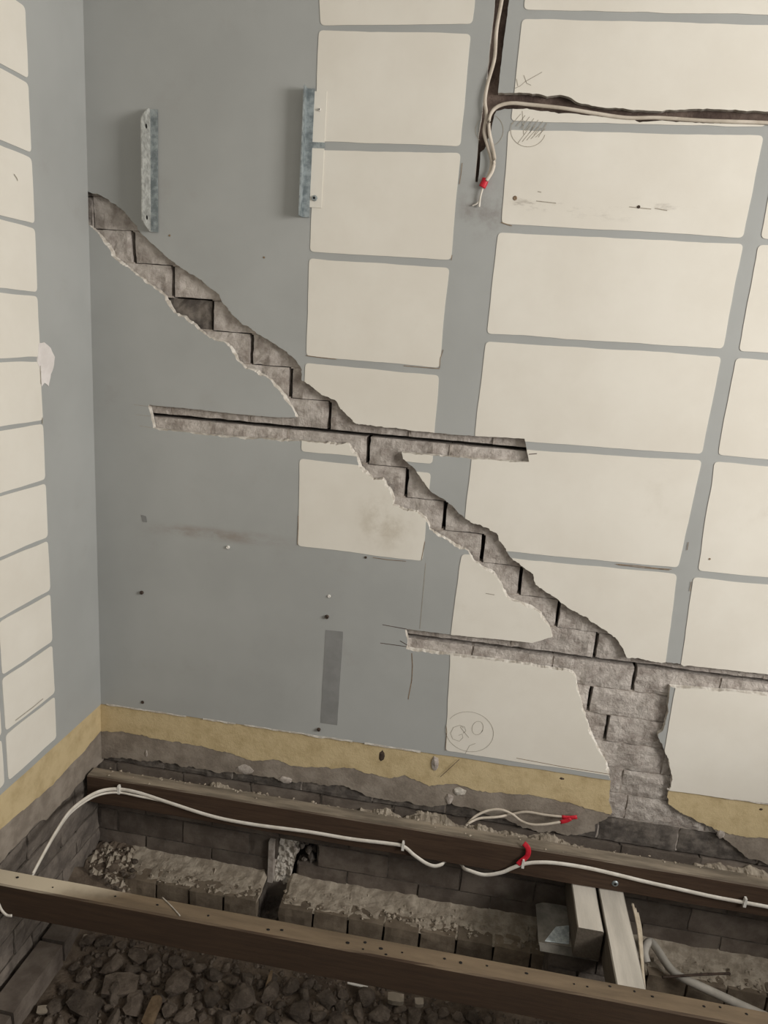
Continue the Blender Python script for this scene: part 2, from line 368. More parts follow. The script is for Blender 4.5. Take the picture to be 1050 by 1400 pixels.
# ------------------------------------------------------------------ cream panels of the back wall
def panel(quad, face, parent, cutters, seed, r=0.012, d=-0.0014):
    out = jitter(rounded(quad, r), 0.0022, 9, seed)
    o = slab('cream_panel', out, face, d, -0.00005, 'cream', parent, edge='cream')
    if cutters: cut(o, cutters)
    for p in o.data.polygons: p.material_index = 0
    return o
def bq(*pts): return [B(*p) for p in pts]
panels = [
 (bq((433, -110), (662, -110), (646, 33), (438, 35)), []),
 (bq((436, 42), (644, 46), (630, 200), (430, 193)), []),
 (bq((430, 205), (629, 210), (617, 356), (424, 344)), []),
 (bq((423, 354), (614, 366), (601, 503), (419, 486)), []),
 (bq((418, 497), (601, 513), (591, 634), (412, 617)), [cr]),
 (bq((410, 627), (589, 647), (577, 767), (407, 746)), [cr]),
 (bq((731, -110), (1120, -110), (1074, 21), (716, 13)), []),
 (bq((715, 26), (1073, 35), (1046, 174), (698, 166)), [ch]),
 (bq((695, 178), (1044, 186), (1016, 325), (686, 306)), []),
 (bq((681, 318), (1016, 334), (988, 477), (666, 456)), []),
 (bq((664, 467), (986, 487), (959, 621), (649, 599)), [cr]),
 (bq((646, 611), (960, 630), (927, 776), (632, 748)), [cr]),
 (bq((631, 757), (926, 785), (909, 915), (614, 884)), [cr]),
 (bq((616, 889), (905, 924), (889, 1069), (609, 1026)), [cr]),
 (bq((1066, 192), (1400, 205), (1370, 345), (1040, 326)), []),
 (bq((1036, 335), (1370, 352), (1330, 500), (1010, 480)), []),
 (bq((1006, 490), (1330, 510), (1290, 648), (981, 622)), []),
 (bq((977, 631), (1290, 658), (1250, 810), (954, 780)), []),
 (bq((948, 789), (1250, 820), (1225, 945), (930, 913)), [cr]),
 (bq((927, 921), (1225, 957), (1195, 1118), (899, 1078)), [cr]),
 (bq((1095, 25), (1440, 35), (1400, 195), (1068, 182)), [ch]),
]
for i, (q, cu) in enumerate(panels): panel(q, 'back', wb, cu, i + 20.0)
# brown scuffs where the paint has come off along panel edges
sc = [[(601, 503), (602, 490), (606, 478)], [(552, 500), (575, 502), (601, 504)], [(632, 223), (630, 240), (628, 252)], [(617, 356), (618, 349)],
      [(842, 771), (870, 773), (900, 777), (918, 778)], [(845, 772), (880, 776), (915, 779)], [(941, 741), (939, 752)], [(945, 795), (943, 808)],
      [(685, 304), (700, 309)], [(576, 766), (581, 740)], [(407, 745), (408, 718), (408, 705)], [(609, 1026), (611, 1000), (610, 992)], [(418, 486), (440, 489), (460, 491)], [(510, 762), (530, 765), (555, 767)],
      [(706, 1036), (770, 1048), (834, 1058)]]
for s_ in sc: ribbon('scuff', [[B(*p) for p in s_]], 0.0018, 'brown_scuff', wb, d=-0.0019)
# pencil marks: the circled letters and the hatched circle
def circ(cx, cy, rx, ry, a0=0, a1=2 * math.pi, n=26, tilt=0.0):
    return [(cx + rx * math.cos(a0 + (a1 - a0) * k / n) * math.cos(tilt) - ry * math.sin(a0 + (a1 - a0) * k / n) * math.sin(tilt), cy + rx * math.cos(a0 + (a1 - a0) * k / n) * math.sin(tilt) + ry * math.sin(a0 + (a1 - a0) * k / n) * math.cos(tilt)) for k in range(n + 1)]
pen = [circ(642, 1000, 33, 27, -2.75, 3.2, 34, 0.25), [(634, 995), (629, 991), (620, 994), (616, 1002), (619, 1010), (628, 1013), (633, 1008), (632, 1003), (627, 1005)],
       [(629, 993), (635, 1001), (641, 1008)], [(630, 992), (635, 993), (637, 999), (633, 1002)], circ(653, 995, 7.5, 9.5, 0, 6.6, 18, 0.3), [(636, 1030), (642, 1019), (650, 1016)],
       [(638, 1026), (625, 1038), (603, 1060)]]
ribbon('pencil_letters', [[B(*p) for p in q] for q in pen[:6]], 0.0013, 'pencil', wb, d=-0.0019)
ribbon('pencil_line', [[B(*p, 0.0) for p in [(628, 1038), (602, 1062)]]], 0.0018, 'chase_dark', wb, d=-0.001)
pen2 = [circ(722, 178, 24, 23, 0.3, 3.6, 20)] + [[(700 + 6 * k, 170 + 3 * k), (712 + 6 * k, 156 + 2 * k)] for k in range(7)] + [[(708 + 6 * k, 196 - 2 * k), (726 + 5 * k, 172 + k)] for k in range(5)] + [[(714, 152), (716, 184)],
        [(704, 121), (711, 118), (718, 112), (741, 99)], [(716, 103), (720, 114), (726, 117)], [(706, 108), (708, 118)]]
ribbon('pencil_hatching', [[B(*p) for p in q] for q in pen2], 0.0013, 'pencil', wb, d=-0.0019)
ribbon('pencil_ring', [[B(*p) for p in circ(668, 178, 20, 22, -1.1, 1.2, 14)], [B(*p) for p in circ(672, 178, 22, 20, 2.4, 3.9, 10)]], 0.0012, 'pencil', wb, d=-0.0006)
ribbon('score_line', [[B(582, 770), B(574, 860)], [B(183, 553), B(204, 556)], [B(186, 567), B(205, 569)], [B(190, 582), B(208, 585)]], 0.0012, 'pencil', wb, d=-0.0006)
for q in ([(523, 854), (556, 860)], [(520, 879), (556, 884)], [(723, 621), (734, 620)], [(547, 876), (557, 882)]): ribbon('saw_nick', [[B(*p) for p in q]], 0.0022, 'chase_dark', wb, d=-0.0006 if q[0][0] < 700 else -0.0019)
ribbon('drip_stain', [[B(563, 893), B(564, 910), B(563, 930), B(558, 956)]], 0.0024, 'brown_scuff', wb, d=-0.0006)
for q in ([(664, 811), (676, 813)], [(735, 262), (740, 263)], [(733, 275), (760, 278)], [(860, 283), (890, 286)], [(895, 285), (912, 288)]): ribbon('scratch', [[B(*p) for p in q]], 0.0022, 'pencil', wb, d=-0.0019)
# the darker unpainted strip
slab('bare_strip', jitter(resample([(0.752, 0.256), (0.808, 0.256), (0.808, 0.578), (0.752, 0.576)], 0.02), 0.001, 20, 3), 'back', -0.0004, 0.001, 'patch_grey', wb)
# wall plugs, screw heads and nail holes
def plug(px, py, r, mat, proud):
    u, v = B(px, py); mb = MB(); ring = [(1.0, 0.0), (1.0, -proud * 0.6), (0.65, -proud), (0.3, -proud * 0.75)]
    V = [(u + r * k * math.cos(a * math.pi / 4), d, v + r * k * math.sin(a * math.pi / 4)) for k, d in ring for a in range(8)]
    Fc = [(j * 8 + a, j * 8 + (a + 1) % 8, (j + 1) * 8 + (a + 1) % 8, (j + 1) * 8 + a) for j in range(3) for a in range(8)] + [tuple(range(24, 32))]
    return put('wall_plug', V, Fc, mat, wb)
for a in ((194, 810, .0062, 'rust_iron', .008), (447, 843, .0066, 'rust_iron', .008), (312, 748, .0055, 'white_plastic', .006), (436, 997, .0062, 'rust_iron', .008), (195, 960, .0058, 'rust_iron', .003), (450, 815, .005, 'white_plastic', .004),
          (704, 271, .006, 'brown_scuff', .003), (873, 283, .004, 'rust_iron', .004), (500, 762, .004, 'rust_iron', .003), (970, 764, .003, 'brown_scuff', .003), (232, 322, .003, 'brown_scuff', .002), (361, 352, .003, 'brown_scuff', .002)): plug(*a)
slab('filler_blob', jitter(resample([B(*p) for p in [(193, 704), (200, 706), (201, 714), (195, 713)]], .004), .001, 80, 2), 'back', -0.001, 0.0, 'patch_grey', wb)

# ------------------------------------------------------------------ yellow band and grey render under the plaster
yb = [(137, 1000), (175, 1001), (223, 1012), (275, 1021), (323, 1032), (345, 1041), (374, 1038), (405, 1048), (484, 1051), (532, 1065), (553, 1060), (587, 1074), (625, 1072), (649, 1081), (686, 1084), (729, 1087), (771, 1096), (836, 1114), (900, 1120), (990, 1138), (1017, 1143), (1050, 1148), (1180, 1166), (1900, 1270)]
gb = [(137, 1034), (185, 1039), (218, 1041), (258, 1049), (290, 1054), (340, 1059), (374, 1064), (409, 1070), (470, 1074), (505, 1089), (545, 1096), (587, 1103), (614, 1099), (666, 1112), (729, 1136), (784, 1141), (815, 1138), (900, 1150), (1023, 1174), (1050, 1180), (1180, 1200), (1900, 1300)]
def band(pts, name, d0, d1, mat, amp, seed, edge):
    low = [B(*p, d0) for p in pts]; low = [(max(-0.02, min(XR, u)), v) for u, v in low]
    o2 = []
    for i in range(len(low) - 1):
        a, b = low[i], low[i + 1]; n = max(1, int(abs(b[0] - a[0]) / 0.008))
        for k in range(n):
            u = a[0] + (b[0] - a[0]) * k / n; v = a[1] + (b[1] - a[1]) * k / n
            o2.append((u, v + amp * 1.5 * n2(u, 0, 28, seed) + amp * n2(u, 0, 110, seed + 1)))
    o2.append(low[-1]); o2[0] = (-0.02, o2[0][1]); u2 = o2[-1][0]
    o = slab(name, o2 + [(u2, ZB + 0.02), (-0.02, ZB + 0.02)], 'back', d0, d1, mat, wb, edge=edge); cut(o, [cr]); return o
band(gb, 'grey_render', 0.0062, 0.0144, 'render_grey', 0.006, 3.0, 'render_grey')
band(yb, 'yellow_band', 0.0042, 0.0061, 'yellow_band', 0.004, 7.0, 'render_grey')
# chips and mortar lumps on the band
def lump(name, px, py, w, h, dp, mat, seed, parent, y=0.006):
    u, v = B(px, py, y); me = bmesh.new(); bmesh.ops.create_icosphere(me, subdivisions=2, radius=1.0)
    for q in me.verts:
        k = 1 + 0.35 * noise.noise(q.co * 1.6 + Vector((seed, seed, 0)))
        q.co = Vector((q.co.x * w * k, q.co.y * dp * k, q.co.z * h * k))
    m_ = bpy.data.meshes.new(name); me.to_mesh(m_); me.free(); m_.materials.append(MAT[mat])
    return link_mesh(name, m_, parent, (u, y, v))
for a in (('plaster_chip', 522, 1033, .010, .022, .005, 'rust_iron', 1), ('plaster_blob', 595, 1043, .012, .026, .010, 'mortar', 2), ('plaster_blob', 630, 1014, .003, .012, .004, 'plaster_edge', 3), ('plaster_chip', 335, 1052, .030, .017, .004, 'mortar', 4),
          ('plaster_chip', 628, 1082, .022, .014, .006, 'mortar_white', 6), ('plaster_chip', 390, 1066, .024, .012, .004, 'mortar', 5), ('plaster_chip', 614, 1092, .012, .020, .005, 'mortar', 9), ('plaster_chip', 200, 1030, .005, .012, .003, 'mortar', 8), ('plaster_chip', 768, 1064, .010, .005, .003, 'rust_iron', 11),
          ('plaster_chip', 1040, 1106, .006, .004, .004, 'rust_iron', 12), ('plaster_chip', 985, 1140, .012, .016, .004, 'mortar', 13)):
    lump(*a, wb)

# ------------------------------------------------------------------ exposed brickwork
PH = 0.08614; PW = 0.2394; YF = 0.0152
def zc(i): return 1.189 + PH * (5.5 - i)
over = {13: 1.686, 14: 1.569, 15: 1.631, 16: 1.809, 17: 1.700, 18: 1.726, 19: 1.655}
mort = MB(); dark_m = MB()
for i in range(-2, 20):
    base = over.get(i, 0.1258 + 0.1197 * i); z0, z1 = zc(i) - PH / 2, zc(i) + PH / 2
    crack_x = base
    k0 = int((0 - base) / PW) - 2
    for k in range(k0, k0 + 24):
        x0, x1 = base + k * PW, base + (k + 1) * PW
        if x1 < -0.02 or x0 > 3.2: continue
        show = i >= 19
        if not show:
            for a in range(13):
                for b in range(5):
                    if inside((x0 + (x1 - x0) * a / 12, z0 + (z1 - z0) * b / 4), crack): show = True
        if not show: continue
        gl = 0.0056 if k == 0 and -1 < i < 16 else (0.0030 if i == 19 else (0.0026 if i > 12 else 0.0016))
        gr = 0.0056 if k == -1 and -1 < i < 16 else (0.0030 if i == 19 else (0.0026 if i > 12 else 0.0016))
        gb_ = {5: 0.0058, 12: 0.0072}.get(i, 0.0024 if i > 12 else 0.0013)
        gt = {6: 0.0058, 13: 0.0072, 2: 0.0035}.get(i, 0.0024 if i > 12 else 0.0013)
        ax0, ax1, az0, az1 = max(x0 + gl, -0.03), x1 - gr, z0 + gb_, z1 - gt
        mt = 'brick_dark' if i == 19 or (i == 2 and k == -1) else 'brick_smeared'
        me = brick_mesh(ax1 - ax0, az1 - az0, 0.045, rng.random() * 90, 0.0065 if i != 19 else 0.0045, 14, 6, mt)
        link_mesh('brick', me, wb, ((ax0 + ax1) / 2, YF + rng.uniform(-.0006, .0022) + (0.006 if (i == 2 and k == -1) else 0), (az0 + az1) / 2), (0, 0, rng.uniform(-.004, .004)))
        if not (k == 0 and i < 16) and x0 > 0.01: mort.box(x0 - 0.004, x0 + 0.004, YF + 0.002 + (0.004 if i > 12 else 0), 0.05, z0 + gb_, z1 - gt)
        if i not in (5, 12, 19):
            seg = [(x0, x1)]
            if i < 13:   # the bed joint has opened between this course's split and the next one
                seg = [(x0, min(x1, crack_x)), (max(x0, crack_x + 0.1197), x1)]
            for s0, s1 in seg:
                if s1 - s0 > 0.01: mort.box(max(s0, 0.0), s1, YF + 0.0022 + (0.0045 if i > 12 else 0), 0.05, z0 - 0.0025, z0 + 0.0025)
mort.build('mortar', 'mortar', wb)['kind'] = 'stuff'
# below the floor: plain dark courses
ZS = -0.291; YS = 0.008
subm = MB()
sub_meshes = {}
for r_ in range(-3, 3):
    z0 = ZS + 0.086 * r_; z1 = z0 + 0.086 * (1 if r_ < 2 else 1.16)
    off = 1.009 if r_ % 2 == 0 else 1.114
    for k in range(-6, 13):
        x0, x1 = off + k * 0.2408, off + (k + 1) * 0.2408
        if x1 < 0.02 or x0 > 3.2: continue
        parts = [(max(x0, -0.03), x1)]
        if r_ in (-1, 0):      # the knocked-out hole under the rear joist
            H0, H1 = (0.628, 0.762) if r_ == 0 else (0.612, 0.70)
            parts = [(a, b) for a, b in ((max(x0, -.03), min(x1, H0)), (max(x0, H1), x1)) if b - a > 0.03]
            if x1 <= H0 or x0 >= H1: parts = [(max(x0, -.03), x1)]
        for a, b in parts:
            me = brick_mesh(b - a - 0.006, z1 - z0 - 0.006, 0.05, rng.random() * 50, 0.002, 6, 3, 'brick_sub')
            link_mesh('brick', me, wb, ((a + b) / 2, YS + rng.uniform(0, .004), (z0 + z1) / 2), (0, 0, 0))
            subm.box(a - 0.003, a + 0.003, YS + 0.0055, 0.052, z0, z1)
    if r_ == 0:
        subm.box(0, 0.625, YS + .006, .052, z0 - .003, z0 + .003); subm.box(.765, 3.25, YS + .006, .052, z0 - .003, z0 + .003)
    elif r_ != -1: subm.box(0, 3.25, YS + .006, .052, z0 - .003, z0 + .003)
    else: subm.box(0, 0.61, YS + .006, .052, z0 - .003, z0 + .003); subm.box(.70, 3.25, YS + .006, .052, z0 - .003, z0 + .003)
s_ = subm.build('mortar', 'mortar_dark', wb); s_['kind'] = 'stuff'

# ------------------------------------------------------------------ left wall
YL = -3.6
wl = slab('wall_left', [(0.0, ZT), (YL, ZT)] + [(YL * k / 80, ZB - 0.002 + 0.003 * n2(YL * k / 80, 4, 7, 3)) for k in range(80, -1, -1)], 'left', 0.0, 0.0142, 'grey_paint', edge='plaster_edge')
for p in wl.data.polygons: p.material_index = 0 if abs(p.normal.x) > 0.9 else 1
structure(wl, 'grey painted left wall with a column of cream panels')
mb = MB(); mb.box(-0.16, -0.062, YL, 0.16, -0.6, ZT); mb.build('core', 'wall_core', wl)
zs = [2.162, 1.999, 1.836, 1.672, 1.507, 1.344, 1.179, 1.016, 0.852, 0.693, 0.535, 0.371, 0.222]
zs = [2.49, 2.326] + zs
for i in range(len(zs) - 1):
    g = 0.006; a, b = zs[i] - g, zs[i + 1] + g
    for (y0, y1) in ((-0.251, -0.468), (-0.486, -1.05)):
        panel([(y0, a), (y1, a + .002), (y1, b), (y0, b)], 'left', wl, None, i + 50.0 + y1, 0.012)
# filler smear beside the panels
fs = [L(*p) for p in [(52, 470), (60, 468), (68, 476), (75, 488), (73, 500), (69, 512), (66, 528), (60, 524), (56, 528), (55, 508), (50, 496)]]
slab('filler_smear', jitter(resample(fs, .006), .003, 40, 2), 'left', -0.0022, 0.0, 'filler_white', wl)
ribbon('scuff', [[L(*p) for p in [(18, 238), (22, 244), (23, 247)]], [L(*p) for p in [(54, 500), (55, 525)]], [L(*p) for p in [(57, 571), (57, 579)]], [L(*p) for p in [(20, 985), (45, 966), (58, 955)]]], 0.0028, 'pencil', wl, face='left', d=-0.0024)
def lband(pts, name, d0, d1, mat, amp, seed):
    low = [L(*p) for p in pts]; low = [(0.02, low[0][1])] + low + [(-1.1, low[-1][1] - 0.01)]
    o2 = []
    for i in range(len(low) - 1):
        a, b = low[i], low[i + 1]; n = max(1, int(abs(b[0] - a[0]) / 0.009))
        for k in range(n):
            u = a[0] + (b[0] - a[0]) * k / n; v = a[1] + (b[1] - a[1]) * k / n
            o2.append((u, v + amp * n2(u, 0, 40, seed) + amp * .7 * n2(u, 0, 100, seed)))
    o2.append(low[-1])
    return slab(name, o2 + [(low[-1][0], ZB + 0.01), (0.02, ZB + 0.01)], 'left', d0, d1, mat, wl)
lband([(137, 1002), (118, 1026), (94, 1051), (72, 1075), (52, 1092), (29, 1112), (0, 1136)], 'yellow_band', 0.0042, 0.0061, 'yellow_band', .003, 2.0)
lband([(132, 1050), (113, 1069), (98, 1088), (82, 1104), (66, 1122), (53, 1125), (38, 1144), (17, 1162), (9, 1175)], 'grey_render', 0.0062, 0.0144, 'render_grey', .006, 4.0)
lm = MB()
for r_ in range(-7, 3):
    z0 = -0.016 + 0.086 * (r_ - 1); z1 = z0 + 0.086
    if z0 > 0.13: continue
    off = -0.10 if r_ % 2 else -0.02
    for k in range(0, 6):
        y1 = min(off - k * 0.24 + (0.1 if k == 0 else 0), -0.001) if k else -0.001; y0 = off - (k + 1) * 0.24 if k else off - 0.12
        y1 = -0.001 if k == 0 else off - 0.12 - (k - 1) * 0.24; y0 = off - 0.12 - k * 0.24
        if y1 < -1.2 or y1 - y0 < 0.02: continue
        me = brick_mesh(y1 - y0 - 0.006, 0.080, 0.05, rng.random() * 50, 0.006, 8, 4, 'brick_left')
        link_mesh('brick', me, wl, (-0.0152 - rng.uniform(0, .003), (y0 + y1) / 2, (z0 + z1) / 2), (0, 0, math.pi / 2))
        lm.box(-0.05, -0.0195, y0 - 0.003, y0 + 0.003, z0, z1)
    lm.box(-0.05, -0.0195, -1.2, 0, z0 - 0.003, z0 + 0.003)
lm.build('mortar', 'mortar_dark', wl)['kind'] = 'stuff'
for c_ in (cr, cv, ch): bpy.data.objects.remove(c_)

# ------------------------------------------------------------------ soil, footing ledge, floorboards, ceiling
def ground_z(x, y):
    z = -0.475 + 0.018 * noise.noise(Vector((x * 5, y * 5, 1))) + 0.010 * noise.noise(Vector((x * 14, y * 14, 4))) + 0.005 * noise.noise(Vector((x * 40, y * 40, 9)))
    z += 0.16 * max(0.0, 1 - x / 0.32) * max(0.0, 1 - abs(y + 0.16) / 0.22)
    return z
nx, ny = 200, 110; gx0, gx1, gy0, gy1 = -0.02, 3.3, -1.5, 0.05
V = [(gx0 + (gx1 - gx0) * i / nx, gy0 + (gy1 - gy0) * j / ny, ground_z(gx0 + (gx1 - gx0) * i / nx, gy0 + (gy1 - gy0) * j / ny)) for j in range(ny + 1) for i in range(nx + 1)]
ground = put('floor', V, [(j * (nx + 1) + i, j * (nx + 1) + i + 1, (j + 1) * (nx + 1) + i + 1, (j + 1) * (nx + 1) + i) for j in range(ny) for i in range(nx)], 'soil', smooth=True)
structure(ground, 'bare soil and rubble beneath the open floor joists')
mb = MB(); mb.box(XR, XR + 0.11, YL, 0.16, -0.6, 0.95); structure(mb.build('shade_wall_right', 'grey_paint'), 'unseen low wall added on the right to darken the underfloor')  # out of view, added to keep sideways world light from the underfloor
mb = MB(); mb.box(0, XR, YL - 0.11, YL, -0.6, 0.95); structure(mb.build('shade_wall_front', 'grey_paint'), 'unseen low wall added behind the viewer to darken the underfloor')  # out of view, added to keep world light from behind off the underfloor
mb = MB(); mb.box(0, XR, YL, -1.5, -0.62, -0.5); structure(mb.build('floor_soil', 'soil'), 'unseen soil added under the remaining floorboards to stop light from below')  # unseen ground, added to close off world light from below
# footing ledge: header bricks stepping out of the wall with dusty mortar on top
foot = MB(); foot.box(0.0, 0.60, -0.085, 0.0, -0.60, -0.372); foot.box(0.672, 3.25, -0.085, 0.0, -0.60, -0.372)
foot = foot.build('footing_ledge', 'mortar_dark'); structure(foot, 'stepped brick footing ledge along the foot of the back wall')
hd = []; x = 0.672
while x < 3.15: hd.append((x, x + 0.1165)); x += 0.1165
x = 0.60
while x > 0.02: hd.append((max(x - 0.1165, 0.004), x)); x -= 0.1165
for a, b in hd:
    for lv in (0, 1):
        dx = 0.06 if lv else 0
        me = brick_mesh(b - a - 0.007, 0.078, 0.06, rng.random() * 60, 0.003, 5, 3, 'brick_brown')
        link_mesh('brick', me, foot, ((a + b) / 2 + dx * 0, -0.118 + rng.uniform(-.006, .006), -0.396 - 0.086 * lv), (0, 0, rng.uniform(-.03, .03)))
def bed(name, x0, x1, y0, y1, zb, h, seed, mat='mortar_dust'):
    n, m = max(4, int((x1 - x0) / 0.006)), 20; V = []
    for j in range(m + 1):
        for i in range(n + 1):
            x = x0 + (x1 - x0) * i / n; y = y0 + (y1 - y0) * j / m
            e = min(1.0, min(i, n - i) / 2.0, j / 2.0)
            q = noise.noise(Vector((x * 38, y * 38, seed))); c = noise.noise(Vector((x * 95, y * 95, seed + 3)))
            z = zb + h * (0.45 + 0.5 * noise.noise(Vector((x * 9, y * 9, seed))) + 0.45 * q + 0.16 * c) * e - 0.006 * (1 - e)
            z += 0.02 * (j / m) ** 3
            V.append((x + 0.004 * noise.noise(Vector((x * 30, y * 30, seed + 3))), y + (0.006 * noise.noise(Vector((x * 30, y * 30, seed + 6))) + 0.004 if j else 0.006), z))
    return put(name, V, [(j * (n + 1) + i, j * (n + 1) + i + 1, (j + 1) * (n + 1) + i + 1, (j + 1) * (n + 1) + i) for j in range(m) for i in range(n)], mat, foot)
def crumbs(name, x0, x1, y0, y1, zf, n, smax, mat, parent):
    mb = MB()
    for k in range(n):
        x, y = rng.uniform(x0, x1), rng.uniform(y0, y1); q = rng.uniform(.0015, smax) * rng.random() + .001; z = zf(x, y)
        mb.add([(x + q * a * rng.uniform(.5, 1.4), y + q * b * rng.uniform(.5, 1.4), z + q * c * rng.uniform(.5, 1.2)) for a, b, c in ((1, 0, 0), (-1, 0, 0), (0, 1, 0), (0, -1, 0), (0, 0, 1), (0, 0, -1))], [(0, 2, 4), (2, 1, 4), (1, 3, 4), (3, 0, 4), (2, 0, 5), (1, 2, 5), (3, 1, 5), (0, 3, 5)])
    o = mb.build(name, mat, parent); o['kind'] = 'stuff'; return o
for a, b in ((0.02, 0.598), (0.674, 1.52), (1.72, 3.2)): bed('mortar_bed', a, b, -0.117, 0.012, -0.361, 0.0085, a * 9 + 1); crumbs('crumbs', a, b, -0.11, 0.0, lambda x, y: -0.354, int(300 * (b - a)), 0.011, 'mortar_dust', foot)
# ledge along the left wall
fl = MB(); fl.box(0.0, 0.05, -1.2, -0.13, -0.6, -0.43); fl = fl.build('footing_ledge', 'mortar_dark'); structure(fl, 'brick footing ledge along the foot of the left wall')
for k in range(8):
    me = brick_mesh(0.225, 0.075, 0.075, rng.random() * 60, 0.003, 6, 3, 'brick_sub')
    link_mesh('brick', me, fl, (0.075 + rng.uniform(-.004, .004), -0.25 - k * 0.236, -0.43 + rng.uniform(-.004, .004)), (0, 0, math.pi / 2))
# floorboards still laid behind the camera, and the ceiling
fb = empty('floor_boards', (0, -1.6, 0)); fb['kind'] = 'structure'; fb['label'] = 'remaining timber floorboards behind the opened strip'
for k in range(18):
    y1 = -1.02 - k * 0.14; mb = MB(); mb.box(0.0, XR, y1 - 0.137, y1, 0.0, 0.02); o = mb.build('floorboard', 'floorboard', fb); o.matrix_parent_inverse = Matrix.Translation((0, 1.6, 0))
mb = MB(); mb.box(-0.16, XR, YL, 0.16, ZT, ZT + 0.05); structure(mb.build('ceiling', 'ceiling_paint'), 'plain white ceiling')

# ------------------------------------------------------------------ joists
def joist(y0, y1, z0, z1, mat, seed, x0=0.003, x1=3.1):
    n = 60; V = []; Fc = []
    for i in range(n + 1):
        x = x0 + (x1 - x0) * i / n
        ring = [(y0 + .003, z0), (y0, z0 + .003), (y0, z1 - .004), (y0 + .004, z1), (y1 - .004, z1), (y1, z1 - .004), (y1, z0 + .003), (y1 - .003, z0)]
        for q, (y, z) in enumerate(ring): V.append((x, y + 0.0014 * noise.noise(Vector((x * 6, q, seed))), z + 0.0014 * noise.noise(Vector((x * 6, q + 9, seed)))))
    for i in range(n):
        for q in range(8): Fc.append((i * 8 + q, i * 8 + (q + 1) % 8, (i + 1) * 8 + (q + 1) % 8, (i + 1) * 8 + q))
    Fc += [tuple(range(8)), tuple(n * 8 + q for q in range(8))]
    return V, Fc
t1 = empty('floor_joist', (0.0, -0.075, -0.1)); tag(t1, 'dark timber joist close against the back wall with white cable clipped along it', 'joist', 'floor joists')
V, Fc = joist(-0.1, -0.05, -0.1, 0.0, 'joist_rear', 1.0)
def child(name, V, Fc, mat, root, smooth=False):
    o = put(name, V, Fc, mat, root, smooth); o.matrix_parent_inverse = Matrix.Translation(-root.location); return o
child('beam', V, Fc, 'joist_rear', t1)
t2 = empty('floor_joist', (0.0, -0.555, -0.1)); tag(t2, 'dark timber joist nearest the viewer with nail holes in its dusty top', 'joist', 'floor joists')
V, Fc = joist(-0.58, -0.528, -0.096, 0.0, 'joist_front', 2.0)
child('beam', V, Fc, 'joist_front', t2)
def disc(c, r, nrm, n=8, asp=1.0, h=0.001):
    c = Vector(c); nrm = Vector(nrm).normalized(); a = Vector((1, 0, 0)) if abs(nrm.x) < .9 else Vector((0, 1, 0)); b = nrm.cross(a)
    V = [c + a * (r * asp * math.cos(2 * math.pi * k / n)) + b * (r * math.sin(2 * math.pi * k / n)) for k in range(n)] + [c + nrm * h + a * (.7 * r * asp * math.cos(2 * math.pi * k / n)) + b * (.7 * r * math.sin(2 * math.pi * k / n)) for k in range(n)]
    return V, [(k, (k + 1) % n, n + (k + 1) % n, n + k) for k in range(n)] + [tuple(range(n, 2 * n))]
for (px, py) in ((157, 1226), (215, 1237), (284, 1253), (367, 1270), (385, 1272), (475, 1290), (499, 1289), (496, 1299), (521, 1295), (528, 1303), (550, 1301), (608, 1310), (630, 1315), (666, 1319), (720, 1331), (785, 1345), (803, 1349), (834, 1349), (868, 1357), (892, 1362), (962, 1374), (985, 1378), (1020, 1384), (24, 1199), (72, 1213)):
    p = on(px, py, 'z', 0.001)
    if -0.576 < p.y < -0.532:
        V, Fc = disc((p.x, p.y + rng.uniform(-.004, .004), 0.0005), rng.uniform(.002, .0042), (0, 0, 1), asp=rng.uniform(1, 1.6)); child('nail_hole', V, Fc, 'black', t2)
p0 = on(222, 1227, 'z', 0.002); p1 = on(246, 1252, 'z', 0.002)
o = sweep('plaster_streak', [p0, (p0 + p1) / 2 + Vector((.002, 0, 0)), p1], .0022, .0012, 'mortar_white'); o.parent = t2; o.matrix_parent_inverse = Matrix.Translation(-t2.location)
# steel screw with washer on the rear joist
p = on(841, 1208, 'y', -0.101)
V, Fc = disc(p, 0.010, (0, -1, 0), 12, h=0.003); child('washer', V, Fc, 'galvanised', t1)
V, Fc = disc(p + Vector((0, -.003, 0)), 0.0045, (0, -1, 0), 8, h=0.002); child('screw_head', V, Fc, 'black', t1)
# dusty debris along the top of the rear joist
rd = MB(); 
for k in range(90):
    x = rng.uniform(0.05, 2.4); y = rng.uniform(-0.062, -0.045) if rng.random() < .8 else rng.uniform(-.095, -.05); s = rng.uniform(.002, .006)
    rd.add([(x + s * a * rng.uniform(.6, 1.3), y + s * b * rng.uniform(.6, 1.3), 0.001 + s * c_ * .6) for a, b, c_ in ((1, 0, 0), (-1, 0, 0), (0, 1, 0), (0, -1, 0), (0, 0, 1))], [(0, 2, 4), (2, 1, 4), (1, 3, 4), (3, 0, 4)])
o = rd.build('debris', 'mortar_dust', t1); o.matrix_parent_inverse = Matrix.Translation(-t1.location); o['kind'] = 'stuff'
